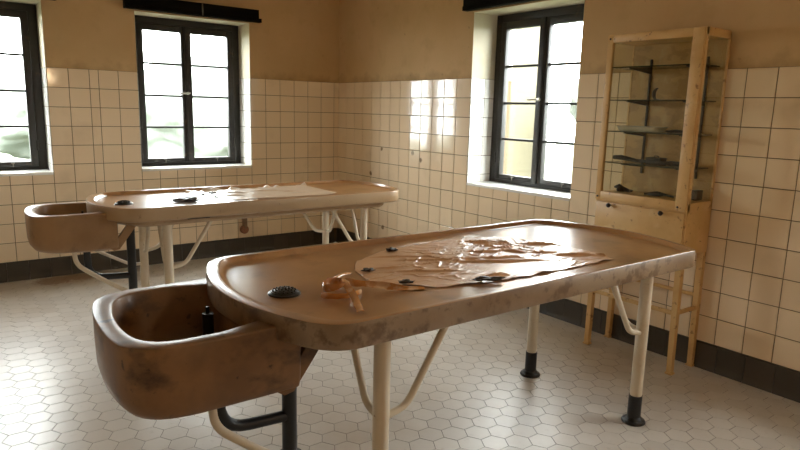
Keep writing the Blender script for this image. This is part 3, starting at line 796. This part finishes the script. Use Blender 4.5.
def boxy(mb):
    mb.box((-.03, -.048, 0), (.03, .048, .026), bev=.004); mb.box((-.032, -.05, .024), (.032, .05, .034), bev=.004); mb.tube([(0, -.015, .034), (0, -.012, .043), (0, .012, .043), (0, .015, .034)], .003, 8, .005)
item('instrument_case', 'small dark lidded case on the lowest glass shelf, behind the saw', 'case', (xs + .040, -3.615, SH[0] + .0004), boxy, M['dark_metal'])
def bars(mb):
    mb.box((-.012, -.09, 0), (.012, .05, .022), bev=.003); mb.tube([(0, .05, .011), (0, .085, .013)], [.009, .006], 10); mb.box((-.014, -.092, .004), (.014, -.05, .026), bev=.003)
item('chisel', 'dark steel chisel at the right end of the lowest glass shelf', 'instrument', (xs + .028, -3.755, SH[0] + .0004), bars, M['dark_metal'], 'instruments in the glass cabinet')
ZF = ZG - .0076
def pile(mb):
    mb.tube([(0, -.045, .008), (.004, -.01, .014), (0, .03, .03), (-.004, .055, .022)], [.008, .012, .014, .006], 10); mb.tube([(.02, -.05, .008), (.01, .04, .012)], .007, 8)
    mb.lathe((0, .015, 0), [(.022, 0), (.026, .012), (.018, .026), (.006, .03)], 16)
item('retractor', 'black retractor at the left on the cabinet floor', 'instrument', (xs, -3.445, ZF + .0004), pile, M['knob'], 'instruments in the glass cabinet')
def forceps(mb):
    mb.tube([(0, -.10, .006), (.0, .0, .018), (0, .07, .006)], [.005, .010, .005], 8); mb.tube([(.016, -.09, .006), (.006, .0, .012), (-.014, .07, .006)], .006, 8); mb.box((-.016, -.03, 0), (.022, .05, .012), bev=.003)
item('forceps', 'dark forceps on the cabinet floor, right of the black retractor', 'instrument', (xs, -3.665, ZF + .0004), forceps, M['dark_metal'], 'instruments in the glass cabinet')
def tin(mb): mb.box((-.03, -.016, 0), (.03, .016, .050), bev=.003); mb.box((-.031, -.017, .040), (.031, .017, .054), bev=.003)
item('small_tin', 'small dark tin seen through the right side pane, on the cabinet floor', 'tin', (-.072, -3.868, ZF + .0004), tin, M['dark_metal'])

# ------------------------------------------------------------------ ceiling lamp, outside
def lamp(label, x, y, z, power):
    t = thing('pendant_lamp', label, 'lamp', (x, y, CEIL))
    mb = MB((x, y, CEIL)); mb.tube([(x, y, CEIL - .001), (x, y, z + .16)], .004, 8); mb.lathe((x, y, CEIL - .03), [(.045, .029), (.045, .01), (.01, 0)], 20); mb.build('cord', M['black_iron'], t)
    mb = MB((x, y, CEIL)); mb.lathe((x, y, z), [(.16, .02), (.155, .03), (.07, .10), (.03, .14), (.03, .17), (.022, .17), (.022, .135), (.06, .095), (.15, .022)], 32); mb.build('lamp_shade', M['shade'], t)
    mb = MB((x, y, CEIL)); mb.lathe((x, y, z + .02), [(.008, -.045), (.026, -.03), (.034, -.005), (.028, .025), (.014, .05), (.013, .09)], 20); mb.build('light_bulb', M['bulb'], t)
    l = bpy.data.lights.new('lamp_light', 'POINT'); l.energy = power; l.color = (1, .70, .42); l.shadow_soft_size = .05
    lo = bpy.data.objects.new('lamp_light', l); COL.objects.link(lo); lo.location = (x, y, z - .08)
    return t
lamp('white shaded pendant lamp behind the photographer', -1.70, -6.35, 1.86, 8)

mb = MB(); mb.box((-30, -25, -1.2), (40, 45, -.9)); g = structure(mb.build('ground', M['grass'], smooth=0))
def bush(name, label, x, y, r, h, seed):
    t = thing(name, label, 'tree', (x, y, -.9), 'trees outside the windows')
    bm = bmesh.new(); bmesh.ops.create_icosphere(bm, subdivisions=5, radius=1)
    for v in bm.verts:
        k = 1 + .25 * noise.noise(v.co * 2.2 + Vector((seed, 0, 0))) + .08 * noise.noise(v.co * 7 + Vector((0, seed, 0))) + .02 * noise.noise(v.co * 19)
        v.co = Vector((v.co.x * r * k, v.co.y * r * k, h * .55 + v.co.z * h * .45 * k))
    mb = MB(); mb.frombm(bm); mb.build('crown', M['leaf'], t, smooth=180)
    mb = MB(); mb.tube([(0, 0, 0), (0, 0, h * .5)], .12, 10); mb.build('trunk', M['trunk'], t)
bush('garden_tree', 'pale green blurred tree behind the right panes of the middle window', 3.2, 12.0, 2.6, 3.6, 1.)
bush('garden_tree', 'pale green blurred tree behind the left panes of the middle window', 0.2, 18.5, 2.4, 3.2, 2.)
bush('garden_tree', 'pale green tree behind the right panes of the window right of the corner', 12.0, 3.0, 2.6, 4.0, 3.)
bush('garden_tree', 'pale green blurred tree behind the leftmost window', -6.0, 13.0, 2.4, 3.0, 4.)
hs = thing('house', 'pale yellow house wall seen through the left panes of the window right of the corner', 'building', (8.2, 7.2, -.9))
mb = MB(); mb.box((-2, -1.2, 0), (2, 4, 5.2)); mb.build('wall', M['house'], hs, smooth=0)
mb = MB(); mb.add([(-2.3, -1.5, 5.2), (2.3, -1.5, 5.2), (2.3, 4.3, 5.2), (-2.3, 4.3, 5.2), (0, -1.5, 7), (0, 4.3, 7)], [(0, 1, 4), (2, 3, 5), (1, 2, 5, 4), (3, 0, 4, 5), (0, 3, 2, 1)]); mb.build('roof', M['rooftile'], hs, smooth=0)

# ------------------------------------------------------------------ sky, camera, view
w = bpy.data.worlds.new('overcast_sky'); S.world = w; w.use_nodes = True
bgn = w.node_tree.nodes['Background']; bgn.inputs[0].default_value = (.95, .975, 1.0, 1); bgn.inputs[1].default_value = 24.0
for (loc, rot, sx) in (((-(W1[0] + W1[1]) / 2, .43, (WIN_Z0 + WIN_Z1) / 2), (-PI / 2, 0, 0), 1.02), ((-(W2[0] + W2[1]) / 2, .43, (WIN_Z0 + WIN_Z1) / 2), (-PI / 2, 0, 0), 1.02), ((.43, -(W3[0] + W3[1]) / 2, (WIN_Z0 + WIN_Z1) / 2), (-PI / 2, 0, -PI / 2), 1.02), ((.43, -(W4[0] + W4[1]) / 2, (WIN_Z0 + WIN_Z1) / 2), (-PI / 2, 0, -PI / 2), 1.02)):
    l = bpy.data.lights.new('daylight_portal', 'AREA'); l.shape = 'RECTANGLE'; l.size = sx; l.size_y = 1.32; l.cycles.is_portal = True
    o = bpy.data.objects.new('daylight_portal', l); COL.objects.link(o); o.location = loc; o.rotation_euler = rot

cam = bpy.data.cameras.new('camera'); co = bpy.data.objects.new('camera', cam); COL.objects.link(co)
cam.sensor_width = 36; cam.lens = 28.1686; cam.clip_start = .05; cam.clip_end = 200
yaw, pitch, roll = .647, -.1809, .0257
f = Vector((math.sin(yaw) * math.cos(pitch), math.cos(yaw) * math.cos(pitch), math.sin(pitch)))
r = Vector((math.cos(yaw), -math.sin(yaw), 0)); uu = r.cross(f)
r2 = r * math.cos(roll) + uu * math.sin(roll); u2 = -r * math.sin(roll) + uu * math.cos(roll)
co.matrix_world = Matrix(((r2.x, u2.x, -f.x, -3.408), (r2.y, u2.y, -f.y, -5.604), (r2.z, u2.z, -f.z, 1.3901), (0, 0, 0, 1)))
S.camera = co
vs = S.view_settings; S.display_settings.display_device = 'sRGB'
vs.view_transform = 'Standard'; vs.look = 'None'; vs.gamma = 1; vs.use_curve_mapping = False; vs.exposure = .28
S.cycles.use_denoising = True; S.cycles.max_bounces = 12; S.cycles.diffuse_bounces = 6; S.cycles.glossy_bounces = 5; S.cycles.transparent_max_bounces = 16
S.cycles.caustics_reflective = False; S.cycles.caustics_refractive = False
